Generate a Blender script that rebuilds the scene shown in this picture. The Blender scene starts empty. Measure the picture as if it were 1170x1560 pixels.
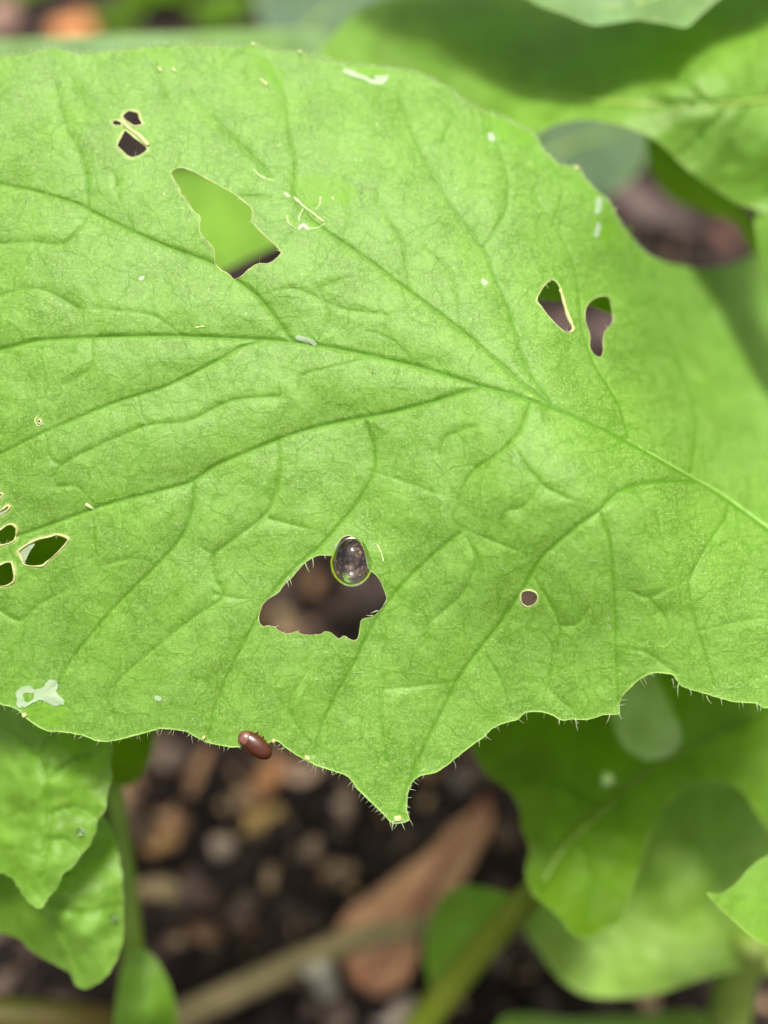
import bpy, math, random
import numpy as np
from mathutils import Vector, Matrix, noise
from mathutils.geometry import delaunay_2d_cdt
from mathutils.kdtree import KDTree

# ------------------------------------------------------------------ camera, world, sun, exposure
random.seed(7); rng = np.random.default_rng(7)
SC = bpy.context.scene; COL = SC.collection
CM = 0.01
PITCH = math.radians(55); CAM_H = 23.0                 # all lengths in cm, scaled by CM
TX, TY, FOCUS = 40/105, 40/105*1560/1170, 10.5
cam = bpy.data.cameras.new('camera'); cam_ob = bpy.data.objects.new('camera', cam); COL.objects.link(cam_ob)
cam_ob.location = (0, 0, CAM_H*CM); cam_ob.rotation_euler = (math.pi/2-PITCH, 0, 0)
cam.sensor_fit = 'VERTICAL'; cam.sensor_height = 36; cam.lens = 18/TY
cam.clip_start = 0.002; cam.clip_end = 400
cam.dof.use_dof = True; cam.dof.focus_distance = FOCUS*CM
cam.dof.aperture_fstop = (cam.lens/1000)/0.0050
cam.dof.aperture_blades = 0
SC.camera = cam_ob

world = bpy.data.worlds.new('World'); SC.world = world; world.use_nodes = True
SUN_EL, SUN_AZ = math.radians(84), math.radians(20)     # azimuth from +Y towards +X
nt = world.node_tree; bg = nt.nodes['Background']
sky = nt.nodes.new('ShaderNodeTexSky'); sky.sky_type = 'NISHITA'; sky.sun_disc = False
sky.sun_elevation = SUN_EL; sky.sun_rotation = SUN_AZ; sky.air_density = 0.7; sky.dust_density = 8.0; sky.ozone_density = 0.3
nt.links.new(sky.outputs[0], bg.inputs[0]); bg.inputs[1].default_value = 0.10
sun = bpy.data.lights.new('sun', 'SUN'); sun.energy = 2.8; sun.angle = math.radians(12); sun.color = (1, .96, .9)
sun_ob = bpy.data.objects.new('sun', sun); COL.objects.link(sun_ob)
sd = Vector((math.sin(SUN_AZ)*math.cos(SUN_EL), math.cos(SUN_AZ)*math.cos(SUN_EL), math.sin(SUN_EL)))
sun_ob.rotation_euler = sd.to_track_quat('Z', 'Y').to_euler(); sun_ob.location = sd*3
SC.view_settings.view_transform = 'Standard'; SC.view_settings.look = 'None'
SC.view_settings.gamma = 1; SC.view_settings.use_curve_mapping = False
SC.view_settings.exposure = 1.13
SC.cycles.use_denoising = True

# ------------------------------------------------------------------ geometry helpers
CAMP = np.array([0, 0, CAM_H]); FW = np.array([0, math.cos(PITCH), -math.sin(PITCH)])
UP = np.array([0, math.sin(PITCH), math.cos(PITCH)]); RT = np.array([1., 0, 0])
PXCM = 2*TX*FOCUS/1170                                  # cm per photo pixel on the focused leaf

def at(px, py, d):
    """point (cm) seen at photo pixel px, py at distance d along the view axis"""
    px, py, d = np.broadcast_arrays(np.asarray(px, float), np.asarray(py, float), np.asarray(d, float))
    a = (px-585)/585*TX; b = (780-py)/780*TY
    return CAMP + d[..., None]*(FW + a[..., None]*RT + b[..., None]*UP)
def ground_d(py, z=0.0):
    b = (780-np.asarray(py, float))/780*TY
    return (CAM_H-z)/(math.sin(PITCH)-b*math.cos(PITCH))
def ground_at(px, py, z=0.0): return at(px, py, ground_d(py, z))

def spline(P, step=3.0, closed=True, jag=0.0, seed=0):
    P = np.asarray(P, float); n = len(P); out = []
    for i in range(n if closed else n-1):
        if closed: p0, p1, p2, p3 = P[i-1], P[i], P[(i+1) % n], P[(i+2) % n]
        else: p0, p1, p2, p3 = P[max(i-1, 0)], P[i], P[i+1], P[min(i+2, n-1)]
        L = np.linalg.norm(p2-p1); m = max(1, int(L/step))
        for k in range(m):
            t = k/m; t2, t3 = t*t, t*t*t
            tau = 0.42
            m1, m2 = (p2-p0)*tau, (p3-p1)*tau
            l1, l2 = np.linalg.norm(m1)+1e-9, np.linalg.norm(m2)+1e-9
            m1 = m1*min(1, L/l1); m2 = m2*min(1, L/l2)
            out.append((2*t3-3*t2+1)*p1 + (t3-2*t2+t)*m1 + (-2*t3+3*t2)*p2 + (t3-t2)*m2)
    if not closed: out.append(P[-1])
    out = np.array(out)
    if jag:
        for i in range(len(out)):
            q = out[i]
            v = noise.noise_vector((q[0]*.09, q[1]*.09, seed+.5))*.6 + noise.noise_vector((q[0]*.23, q[1]*.23, seed+9.5))*.45
            out[i] += jag*np.array((v.x, v.y))
    return out
def inside(P, poly):
    x, y = P[:, 0], P[:, 1]; r = np.zeros(len(P), bool)
    x0, y0 = poly[:, 0], poly[:, 1]; x1, y1 = np.roll(x0, -1), np.roll(y0, -1)
    for a, b, c, d in zip(x0, y0, x1, y1):
        if b == d: continue
        m = (b > y) != (d > y)
        r ^= m & (x < (c-a)*(y-b)/(d-b)+a)
    return r
def kd(P):
    t = KDTree(len(P))
    for i, p in enumerate(P): t.insert((p[0], p[1], 0), i)
    t.balance(); return t
def dist(t, P):
    D = np.empty(len(P)); I = np.empty(len(P), int)
    for k, p in enumerate(P):
        _, i, d = t.find((p[0], p[1], 0)); D[k] = d; I[k] = i
    return D, I
def ss(a, b, x):
    t = np.clip((x-a)/(b-a), 0, 1); return t*t*(3-2*t)
class TPS:
    def __init__(s, ctrl):
        c = np.array(ctrl, float); s.c = c[:, :2]/1000; n = len(c)
        K = s.k(s.c); Pm = np.hstack([np.ones((n, 1)), s.c])
        A = np.block([[K+1e-5*np.eye(n), Pm], [Pm.T, np.zeros((3, 3))]])
        s.w = np.linalg.solve(A, np.concatenate([c[:, 2], np.zeros(3)]))
    def k(s, P):
        r2 = ((P[:, None]-s.c[None])**2).sum(-1)+1e-12; return r2*np.log(r2)
    def __call__(s, P):
        P = np.asarray(P, float)/1000
        return s.k(P)@s.w[:-3] + s.w[-3] + P@s.w[-2:]

def new_obj(name, V, F, mat, parent=None, smooth=True, origin=None, attrs=None):
    """one mesh object; V in world cm, kept relative to the parent's place"""
    V = np.asarray(V, float)*CM
    o0 = np.array(parent.location) if parent and parent.parent is None else (np.array(parent.parent.location)+np.array(parent.location) if parent else (np.array(origin)*CM if origin is not None else V.mean(0)))
    me = bpy.data.meshes.new(name); me.from_pydata((V-o0).tolist(), [], [list(f) for f in F] if not isinstance(F, np.ndarray) else F.tolist())
    me.materials.append(mat)
    if smooth: me.polygons.foreach_set('use_smooth', [True]*len(me.polygons))
    for k, a in (attrs or {}).items():
        a = np.asarray(a, np.float32)
        if a.ndim == 1: t = me.attributes.new(k, 'FLOAT', 'POINT'); t.data.foreach_set('value', a)
        else: t = me.attributes.new(k, 'FLOAT_VECTOR', 'POINT'); t.data.foreach_set('vector', a.ravel())
    me.update()
    o = bpy.data.objects.new(name, me); COL.objects.link(o)
    if parent: o.parent = parent
    else: o.location = o0
    return o
def tag(o, label=None, cat=None, group=None, kind=None):
    if label: o['label'] = label
    if cat: o['category'] = cat
    if group: o['group'] = group
    if kind: o['kind'] = kind
    return o
def empty(name, p, label, cat, group=None):
    o = bpy.data.objects.new(name, None); COL.objects.link(o); o.location = Vector(np.asarray(p)*CM)
    o.empty_display_size = .01
    return tag(o, label, cat, group)
def tube(P, R, n=8, flat=1.0, closed=False, cap=True):
    P = np.asarray(P, float); m = len(P); R = np.broadcast_to(np.asarray(R, float), (m,))
    T = np.roll(P, -1, 0)-np.roll(P, 1, 0)
    if not closed: T[0] = P[1]-P[0]; T[-1] = P[-1]-P[-2]
    T /= np.linalg.norm(T, axis=1)[:, None]+1e-12
    N = np.cross(T, FW); N /= np.linalg.norm(N, axis=1)[:, None]+1e-9
    B = np.cross(T, N)
    a = np.arange(n)*2*math.pi/n
    V = (P[:, None] + R[:, None, None]*(np.cos(a)[None, :, None]*N[:, None] + flat*np.sin(a)[None, :, None]*B[:, None])).reshape(-1, 3)
    F = []
    for i in range(m if closed else m-1):
        j = (i+1) % m
        for k in range(n):
            l = (k+1) % n; F.append((i*n+k, i*n+l, j*n+l, j*n+k))
    if cap and not closed: F.append(tuple(range(n))[::-1]); F.append(tuple((m-1)*n+k for k in range(n)))
    return V, F
class MB:
    def __init__(s): s.V = []; s.F = []; s.n = 0
    def add(s, V, F):
        s.V.append(np.asarray(V)); s.F += [tuple(i+s.n for i in f) for f in F]; s.n += len(V)
    def build(s, name, mat, parent=None, **k): return new_obj(name, np.vstack(s.V), s.F, mat, parent, **k)
import bmesh
def ico(sub):
    bm = bmesh.new(); bmesh.ops.create_icosphere(bm, subdivisions=sub, radius=1)
    V = np.array([v.co[:] for v in bm.verts]); F = [tuple(v.index for v in f.verts) for f in bm.faces]; bm.free(); return V, F
ICO1, ICO2, ICO3 = ico(1), ico(2), ico(3)
def lump(base, seed, amp=.35, freq=1.1):
    V = base[0].copy()
    for i, v in enumerate(V):
        q = Vector(v)*freq+Vector((seed*3.7, seed*1.3, seed*.7))
        V[i] = v*(1+amp*noise.noise(q)+amp*.5*noise.noise(q*2.3))
    return V, base[1]

# ------------------------------------------------------------------ materials
class NB:
    def __init__(s, name):
        s.m = bpy.data.materials.new(name); s.m.use_nodes = True; s.t = s.m.node_tree
        for n in list(s.t.nodes): s.t.nodes.remove(n)
        s.out = s.n('ShaderNodeOutputMaterial')
    def n(s, ty, **kw):
        n = s.t.nodes.new(ty)
        for k, v in kw.items(): setattr(n, k, v)
        return n
    def set(s, sock, v):
        if isinstance(v, bpy.types.NodeSocket): s.t.links.new(v, sock)
        elif v is not None:
            if sock.type == 'RGBA' and len(v) == 3: v = (*v, 1)
            sock.default_value = v
    def math(s, op, a, b=None, c=None, clamp=False):
        n = s.n('ShaderNodeMath', operation=op, use_clamp=clamp)
        for i, v in enumerate((a, b, c)):
            if v is not None: s.set(n.inputs[i], v)
        return n.outputs[0]
    def mix(s, f, a, b, mode='MIX'):
        n = s.n('ShaderNodeMix', data_type='RGBA', blend_type=mode); s.set(n.inputs[0], f); s.set(n.inputs[6], a); s.set(n.inputs[7], b); return n.outputs[2]
    def attr(s, name, vec=False):
        n = s.n('ShaderNodeAttribute', attribute_name=name); return n.outputs['Vector' if vec else 'Fac']
    def noise(s, co, scale, detail=3, rough=.55, dist=0):
        n = s.n('ShaderNodeTexNoise'); s.set(n.inputs['Vector'], co); s.set(n.inputs['Scale'], scale); s.set(n.inputs['Detail'], detail)
        s.set(n.inputs['Roughness'], rough); s.set(n.inputs['Distortion'], dist); return n.outputs
    def ramp(s, f, a, b, lo=0., hi=1.):
        n = s.n('ShaderNodeMapRange', interpolation_type='SMOOTHSTEP'); s.set(n.inputs[0], f); s.set(n.inputs[1], a); s.set(n.inputs[2], b); s.set(n.inputs[3], lo); s.set(n.inputs[4], hi); return n.outputs[0]
    def bump(s, h, st, d, prev=None):
        n = s.n('ShaderNodeBump'); s.set(n.inputs['Height'], h); s.set(n.inputs['Strength'], st); s.set(n.inputs['Distance'], d)
        if prev: s.set(n.inputs['Normal'], prev)
        return n.outputs[0]
    def principled(s, col, rough, spec=.5, nrm=None, **kw):
        n = s.n('ShaderNodeBsdfPrincipled'); s.set(n.inputs['Base Color'], col); s.set(n.inputs['Roughness'], rough); s.set(n.inputs['Specular IOR Level'], spec)
        if nrm: s.set(n.inputs['Normal'], nrm)
        for k, v in kw.items(): s.set(n.inputs[k.replace('_', ' ')], v)
        return n.outputs[0]
    def done(s, sh): s.t.links.new(sh, s.out.inputs[0]); return s.m

def leaf_material(name, col, trans, rough=.42, sheen=.5, tfac=.4, fine=True, col2=None):
    b = NB(name); co = b.attr('leaf_uv', True)
    col2 = col2 or tuple(c*.64 for c in col)
    big = b.noise(co, 1.6, 4, .6)[0]; mid = b.noise(co, 9, 4, .6)[0]
    base = b.mix(b.ramp(big, .3, .7), col2, col)
    cool_sheen = b.ramp(b.noise(co, .8, 3, .6)[0], .42, .62)  # cool sheen patches put into the base colour
    base = b.mix(b.math('MULTIPLY', cool_sheen, .35), base, (col[0]*1.05, col[1]*.93, col[2]*2.3))
    pale = (min(1, col[0]*1.40+.02), min(1, col[1]*1.20+.02), col[2]*1.7+.02)
    base = b.mix(b.math('MULTIPLY', b.ramp(mid, .45, .75), .35), base, pale)
    vein = b.attr('vein'); nrm = None
    vcol = (col[0]*.50, col[1]*.68, col[2]*.16)
    if fine:
        warp = b.noise(co, 3.0, 2)[1]
        wv = b.n('ShaderNodeVectorMath', operation='MULTIPLY_ADD'); b.set(wv.inputs[0], warp); b.set(wv.inputs[1], (.35, .35, .35)); b.set(wv.inputs[2], co)
        vo = b.n('ShaderNodeTexVoronoi', feature='DISTANCE_TO_EDGE'); b.set(vo.inputs['Vector'], wv.outputs[0]); b.set(vo.inputs['Scale'], 1.9)
        net = b.math('MULTIPLY', b.ramp(vo.outputs['Distance'], .0, .05, 1, 0), b.ramp(b.noise(co, 2.2, 2)[0], .3, .6, .35, 1))
        vo2 = b.n('ShaderNodeTexVoronoi', feature='DISTANCE_TO_EDGE'); b.set(vo2.inputs['Vector'], wv.outputs[0]); b.set(vo2.inputs['Scale'], 5.2)
        net2 = b.math('MULTIPLY', b.ramp(vo2.outputs['Distance'], .0, .16, 1, 0), b.ramp(b.noise(co, 4.2, 2)[0], .4, .65))
        # cell-like grain; tiny glints put into the colour as pale specks
        grain = b.noise(co, 21, 3, .7)[0]; g2 = b.noise(co, 9, 3, .65)[0]
        base = b.mix(b.math('MULTIPLY', b.ramp(grain, .47, .62), .62), base, (pale[0]*1.05, pale[1]*1.07, pale[2]*1.2))
        g3 = b.noise(co, 48, 2, .6)[0]
        base = b.mix(b.math('MULTIPLY', b.ramp(g3, .53, .64), .75), base, (pale[0]*1.35, pale[1]*1.25, pale[2]*2.2))
        base = b.mix(b.math('MULTIPLY', b.ramp(g2, .50, .34), .28), base, tuple(c*.55 for c in col))
        spk = b.n('ShaderNodeTexVoronoi', feature='F1'); b.set(spk.inputs['Vector'], co); b.set(spk.inputs['Scale'], 9.5)
        sp = b.math('MULTIPLY', b.ramp(spk.outputs['Distance'], .06, .15, 1, 0), b.ramp(b.noise(co, 1.2, 3)[0], .45, .62))
        base = b.mix(b.math('MULTIPLY', sp, .55), base, (.62, .72, .45))
        base = b.mix(b.math('MULTIPLY', net, .50), base, vcol)
        base = b.mix(b.math('MULTIPLY', net2, .26), base, vcol)
        h = b.math('ADD', b.math('MULTIPLY', net, -.30), b.math('MULTIPLY', net2, -.08))
        h = b.math('ADD', h, b.math('MULTIPLY', g2, .8)); h = b.math('ADD', h, b.math('MULTIPLY', grain, .75))
        nrm = b.bump(h, .6, .00012)
    base = b.mix(b.math('MULTIPLY', vein, .92), base, vcol)
    thin = b.math('MULTIPLY', b.attr('thin'), b.ramp(mid, .3, .62, .25, 1.0)); base = b.mix(b.math('MULTIPLY', thin, .75), base, (col[0]*1.0, col[1]*1.06, col[2]*.55))
    rim = b.attr('rim'); base = b.mix(b.math('MULTIPLY', rim, .8), base, (.44, .55, .20))
    p = b.principled(base, b.math('ADD', rough, b.math('MULTIPLY', mid, .12)), sheen, nrm)
    tr = b.n('ShaderNodeBsdfTranslucent'); b.set(tr.inputs[0], b.mix(b.math('MULTIPLY', vein, .5), trans, tuple(c*.6 for c in trans)))
    mx = b.n('ShaderNodeMixShader'); b.set(mx.inputs[0], tfac); b.t.links.new(p, mx.inputs[1]); b.t.links.new(tr.outputs[0], mx.inputs[2])
    return b.done(mx.outputs[0])
def plain(name, col, col2, rough=.7, scale=3.0, bump=.4, spec=.3, dist=.0006, stretch=None):
    b = NB(name); tc = b.n('ShaderNodeTexCoord'); co = tc.outputs['Object']
    mp = b.n('ShaderNodeMapping'); b.set(mp.inputs[0], co); sc = scale*100
    mp.inputs['Scale'].default_value = stretch or (1, 1, 1); co = mp.outputs[0]
    f = b.noise(co, sc, 5, .65)[0]; f2 = b.noise(co, sc*4, 4, .6)[0]
    base = b.mix(b.ramp(f, .35, .65), col, col2); base = b.mix(b.math('MULTIPLY', b.ramp(f2, .5, .8), .4), base, tuple(c*.5 for c in col))
    return b.done(b.principled(base, rough, spec, b.bump(b.math('ADD', f, f2), bump, dist)))

GREEN = (.150, .338, .028); TRANS = (.42, .66, .018)
M_MAIN = leaf_material('leaf_main', GREEN, TRANS, .46, .36, .40)
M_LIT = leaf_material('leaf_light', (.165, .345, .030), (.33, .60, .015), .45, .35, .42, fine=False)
M_DEEP = leaf_material('leaf_deep', (.10, .225, .005), (.28, .50, .002), .5, .15, .5, fine=False)  # darker leaf green, shade under other leaves put into the colour
M_GLAUC = leaf_material('leaf_glaucous', (.065, .125, .045), (.09, .17, .04), .6, .4, .25, fine=False)
M_PALE = leaf_material('leaf_pale', (.15, .29, .065), (.24, .44, .04), .45, .6, .38, fine=False)
M_LOW = leaf_material('leaf_low', (.21, .39, .032), (.30, .52, .02), .5, .45, .35, fine=False)
M_OLIVE = plain('stem_olive', (.12, .165, .008), (.15, .19, .02), .5, 1.2, .2, .3, .0003)
M_DARKRIB = plain('rib_dark', (.085, .15, .012), (.10, .165, .012), .5, 1.2, .2, .3, .0003)
M_RIM = plain('leaf_rim', (.42, .49, .20), (.30, .31, .10), .55, 9, .3, .4, .0001)
M_EDGE = plain('leaf_edge', (.17, .32, .045), (.24, .37, .08), .5, 9, .3, .4, .0001)
M_SCAR = plain('leaf_scar', (.42, .52, .25), (.24, .40, .09), .5, 12, .6, .5, .0001)
M_FILM = plain('leaf_film', (.26, .31, .20), (.18, .24, .13), .35, 8, .5, .6, .0001)
M_PATCH = leaf_material('leaf_patch', (.42, .53, .30), (.3, .5, .12), .4, .5, .3, fine=False, col2=(.24, .40, .12))
M_STEM = plain('stem_green', (.16, .27, .03), (.22, .30, .05), .45, 1.2, .2, .4, .0003)
M_DRY = plain('stem_dry', (.24, .19, .09), (.16, .14, .06), .7, 1.5, .4, .2, .0004)
b = NB('leaf_hair'); p = b.principled((.50, .60, .36), .35, .5); tr = b.n('ShaderNodeBsdfTranslucent'); b.set(tr.inputs[0], (.55, .66, .42))
mx = b.n('ShaderNodeMixShader'); mx.inputs[0].default_value = .45; b.t.links.new(p, mx.inputs[1]); b.t.links.new(tr.outputs[0], mx.inputs[2]); M_HAIR = b.done(mx.outputs[0])
b = NB('water'); M_WATER = b.done(b.principled((1, 1, 1), 0, .5, IOR=1.333, Transmission_Weight=1.0))
b = NB('soil'); tc = b.n('ShaderNodeTexCoord'); co = tc.outputs['Object']
f = b.noise(co, 45, 6, .7)[0]; f2 = b.noise(co, 210, 5, .7)[0]; f3 = b.noise(co, 9, 3)[0]
c = b.mix(b.ramp(f, .35, .7), (.006, .0045, .004), (.030, .021, .017)); c = b.mix(b.math('MULTIPLY', b.ramp(f2, .55, .75), .6), c, (.08, .055, .044)); c = b.mix(b.ramp(f3, .45, .75, 0, .5), c, (.045, .033, .029))
M_SOIL = b.done(b.principled(c, .95, .12, b.bump(b.math('ADD', f, f2), .9, .002)))

# ------------------------------------------------------------------ the ground
def terrain(X, Y):
    return np.array([noise.noise((x*.35, y*.35, 3.1))*.55 + noise.noise((x*1.3, y*1.3, 7.7))*.22 + noise.noise((x*3.3, y*3.3, 1.7))*.10 for x, y in zip(X.ravel(), Y.ravel())]).reshape(X.shape)
xs = np.concatenate([[-3000, -800, -200, -90], np.linspace(-45, 45, 181), [90, 200, 800, 3000]])
ys = np.concatenate([[-3000, -800, -200, -50], np.linspace(-8, 70, 157), [110, 200, 500, 1200, 3000]])
X, Y = np.meshgrid(xs, ys); Z = terrain(X, Y)
V = np.stack([X, Y, Z], -1).reshape(-1, 3); nx = len(xs)
I = np.arange(len(V)).reshape(X.shape)
F = np.stack([I[:-1, :-1], I[:-1, 1:], I[1:, 1:], I[1:, :-1]], -1).reshape(-1, 4)
g = new_obj('ground', V, F, M_SOIL, origin=(0, 0, 0)); tag(g, 'dark damp garden soil under the plants', kind='structure')
def gz(x, y): return float(terrain(np.array([x]), np.array([y]))[0])

mb = MB()                                               # crumbs of soil nobody could count
for k in range(2600):
    if k < 2000: x, y = random.uniform(-11, 12), random.uniform(3, 24)
    else: x, y = random.uniform(-25, 25), random.uniform(20, 55)
    r = random.choice((.12, .18, .25, .35, .5))*random.uniform(.7, 1.3)
    Vc, Fc = ICO1; Vc = Vc*(1+.45*(rng.random((len(Vc), 1))-.5))*r*np.array([1, random.uniform(.7, 1.2), .7])
    mb.add(Vc+np.array([x, y, gz(x, y)+r*.2]), Fc)
o = mb.build('soil_crumbs', M_SOIL, origin=(0, 12, 0), smooth=False); tag(o, 'loose dark crumbs of damp soil scattered over the bed', kind='stuff')

mb = MB(); col = []                                    # crumbled bark and straw flakes, uncountable
for k in range(1500):
    if k < 1150: x, y = random.uniform(-9, 10), random.uniform(3.5, 23)
    else: x, y = random.uniform(-18, 20), random.uniform(18, 40)
    L = random.choice((.25, .35, .5, .8, 1.2))*random.uniform(.7, 1.2); W = L*random.uniform(.2, .6); a = random.uniform(0, 6.28); t = random.uniform(-.35, .35); h = random.uniform(.05, .14)
    e = np.array([math.cos(a), math.sin(a), t]); f_ = np.array([-math.sin(a), math.cos(a), random.uniform(-.4, .4)])
    p = np.array([x, y, gz(x, y)+.15+abs(t)*L*.5]); j = rng.uniform(.6, 1.1, (4, 2))
    Vb = [p+e*L*.5*sx*j[i, 0]+f_*W*.5*sy*j[i, 1] for i, (sx, sy) in enumerate(((-1, -1), (1, -1), (1, 1), (-1, 1)))]; Vt = [v+np.array([0, 0, h]) for v in Vb]
    mb.add(np.array(Vb+Vt), [(3, 2, 1, 0), (4, 5, 6, 7), (0, 1, 5, 4), (1, 2, 6, 5), (2, 3, 7, 6), (3, 0, 4, 7)])
    c_ = random.choices(((.04, .027, .02), (.10, .066, .042), (.24, .14, .075), (.36, .25, .14), (.11, .08, .06)), (8, 5, 3.2, 2.0, 2.5))[0]; col += [c_]*8
b = NB('bark_flakes'); ca = b.attr('flake', True); fz = b.noise(b.n('ShaderNodeTexCoord').outputs['Object'], 300, 4, .6)[0]
M_FLAKE = b.done(b.principled(b.mix(b.ramp(fz, .4, .7, 0, .6), ca, (.03, .02, .015)), .8, .2, b.bump(fz, .5, .0006)))
o = mb.build('bark_mulch', M_FLAKE, origin=(0, 12, 0), smooth=False, attrs={'flake': np.array(col)}); tag(o, 'crumbled brown bark and straw flakes strewn over the soil', kind='stuff')

# ------------------------------------------------------------------ leaf builder
class Leaf:
    def __init__(s, name, label, outline, ctrl, mat, holes=(), major=(), minor=(), spacing=8.0, jag=.8, groove=5.0, bulge=10.0,
                 thin=(), cat='leaf', rough_amp=4.0, seed=0, parent=None, fine_box=None, group=None, rim_w=None, midrib=None, mid_r=.05, rib_mat=None):
        s.tps = TPS(ctrl); s.seed = seed; s.hole_w = [1, 1, 1, .55, .4, 1, 1, 1, 1, 1, .6, .4, .9, .8]+[1]*9; s.groove = groove; s.bulge = bulge; s.rough = rough_amp
        s.out = spline(outline, spacing, jag=jag, seed=seed)
        s.holes = [spline(h, min(spacing, 2.2), jag=j, seed=seed+5+i) for i, (h, j) in enumerate(holes)]
        mj = [(spline(p, 1.5, closed=False), w) for p, w in major]; mn = [(spline(p, 1.5, closed=False), w) for p, w in minor]
        s.mj = kd(np.vstack([p for p, w in mj])) if mj else None; s.mjw = np.concatenate([np.linspace(w, w*.55, len(p)) for p, w in mj]) if mj else None
        s.mn = kd(np.vstack([p for p, w in mn])) if mn else None; s.mnw = np.concatenate([w*np.linspace(1, .5, len(p)) for p, w in mn]) if mn else None
        # interior points: hexagonal grid, finer inside the frame
        lo, hi = s.out.min(0), s.out.max(0); P = []
        for (sp, flag) in ((spacing, True), (spacing*4, False)):
            gx = np.arange(lo[0], hi[0], sp); gy = np.arange(lo[1], hi[1], sp*.87)
            GX, GY = np.meshgrid(gx, gy); GX = GX+(np.arange(len(gy)) % 2)[:, None]*sp*.5
            Q = np.stack([GX.ravel(), GY.ravel()], -1)+rng.normal(0, sp*.06, (GX.size, 2))
            inb = (Q[:, 0] > -25) & (Q[:, 0] < 1195) & (Q[:, 1] > -25) & (Q[:, 1] < 1585)
            if not fine_box: inb[:] = True
            P.append(Q[inb == flag])
        P = np.vstack(P); m = inside(P, s.out)
        for h in s.holes: m &= ~inside(P, h)
        P = P[m]; bt = kd(np.vstack([s.out]+s.holes)); D, _ = dist(bt, P); P = P[D > min(spacing*.45, 2.2)]
        loops = [s.out]+s.holes; Vs, E = [], []; n = 0
        for L in loops:
            Vs.append(L); E += [(n+i, n+(i+1) % len(L)) for i in range(len(L))]; n += len(L)
        A = np.vstack(Vs+[P])
        r = delaunay_2d_cdt([Vector(p) for p in A], E, [], 0, 1e-5)
        Q = np.array([v[:] for v in r[0]]); T = np.array(r[2]); c = Q[T].mean(1)
        m = inside(c, s.out)
        for h in s.holes: m &= ~inside(c, h)
        T = T[m]
        d, vein = s.depth(Q)
        rim = np.zeros(len(Q))
        if s.holes and rim_w:
            D, _ = dist(kd(np.vstack(s.holes)), Q); nz = np.array([noise.noise((p[0]*.06, p[1]*.06, 2)) for p in Q])
            HI = np.concatenate([np.full(len(h), w) for h, w in zip(s.holes, s.hole_w)])[dist(kd(np.vstack(s.holes)), Q)[1]]; rim = HI*(1-ss(.2, 1.0, D/(rim_w*HI*(1+.9*nz)+.01)))
        D, _ = dist(kd(s.out), Q); nz = np.array([noise.noise((p[0]*.05, p[1]*.05, 5)) for p in Q])
        rim = np.maximum(rim, .28*(1-ss(.2, 1, D/(3.0*(1+nz)))))
        th = np.zeros(len(Q))
        for poly in thin:
            pl = spline(poly, 4, jag=1.2, seed=3); dd, _ = dist(kd(pl), Q); ins = inside(Q, pl)
            th = np.maximum(th, np.where(ins, np.clip(.35+dd/5, 0, 1), 0))
        W = at(Q[:, 0], Q[:, 1], d)
        s.parent = parent
        if parent is None: s.root = empty(name, W[0] if midrib is None else at(*midrib[0], s.tps([midrib[0]])[0]), label, cat, group)
        else: s.root = parent
        s.blade = new_obj('blade' if parent is None else name, W, T, mat, s.root,
                          attrs={'vein': vein, 'rim': rim, 'thin': th, 'leaf_uv': np.c_[Q/100, np.full(len(Q), seed*1.7)]})
        if midrib is not None:
            q = spline(midrib, 6, closed=False); dd = s.depth(q)[0]; k = np.linspace(1, .35, len(q))
            V, F = tube(at(q[:, 0], q[:, 1], dd+mid_r*.35), mid_r*k, 8); new_obj('midrib', V, F, rib_mat or (M_DARKRIB if mat is M_DEEP else M_STEM), s.root)
    def depth(s, Q):
        Q = np.asarray(Q, float); d = s.tps(Q); h = np.zeros(len(Q)); vein = np.zeros(len(Q)); near = np.full(len(Q), 1e3)
        if s.mj:
            D, I = dist(s.mj, Q); w = s.mjw[I]; h -= s.groove*np.sqrt(w/6)*np.exp(-(D/(w*.62))**2); vein = np.maximum(vein, np.exp(-(D/(w*.40))**2)); near = np.minimum(near, D)
        if s.mn:
            D, I = dist(s.mn, Q); w = s.mnw[I]; w = np.maximum(w, 1); h -= s.groove*np.minimum(1, w/4)*(.30*np.exp(-(D/(w*.7))**2)+.05*np.exp(-(D/(w*2.6))**2)); vein = np.maximum(vein, .85*np.minimum(1, w/3)*np.exp(-(D/(w*.5))**2)); near = np.minimum(near, D*2.6+20+14*np.clip(1-w/3.2, 0, 1))
        if s.mj: h += s.bulge*(1-np.exp(-(near/30)**1.3))
        if s.rough:
            h += s.rough*np.array([noise.noise((p[0]*.011, p[1]*.011, s.seed))*1.7+noise.noise((p[0]*.035, p[1]*.035, s.seed+4))*.5+noise.noise((p[0]*.09, p[1]*.09, s.seed+8))*.14 for p in Q])
        return d-h*PXCM, vein
    def on(s, Q, lift=0.0):
        Q = np.asarray(Q, float); return at(Q[:, 0], Q[:, 1], s.depth(Q)[0]-lift*PXCM)

def crop(ox, oy, k, pts): return [(ox+x/k, oy+y/k) for x, y in pts]

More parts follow.
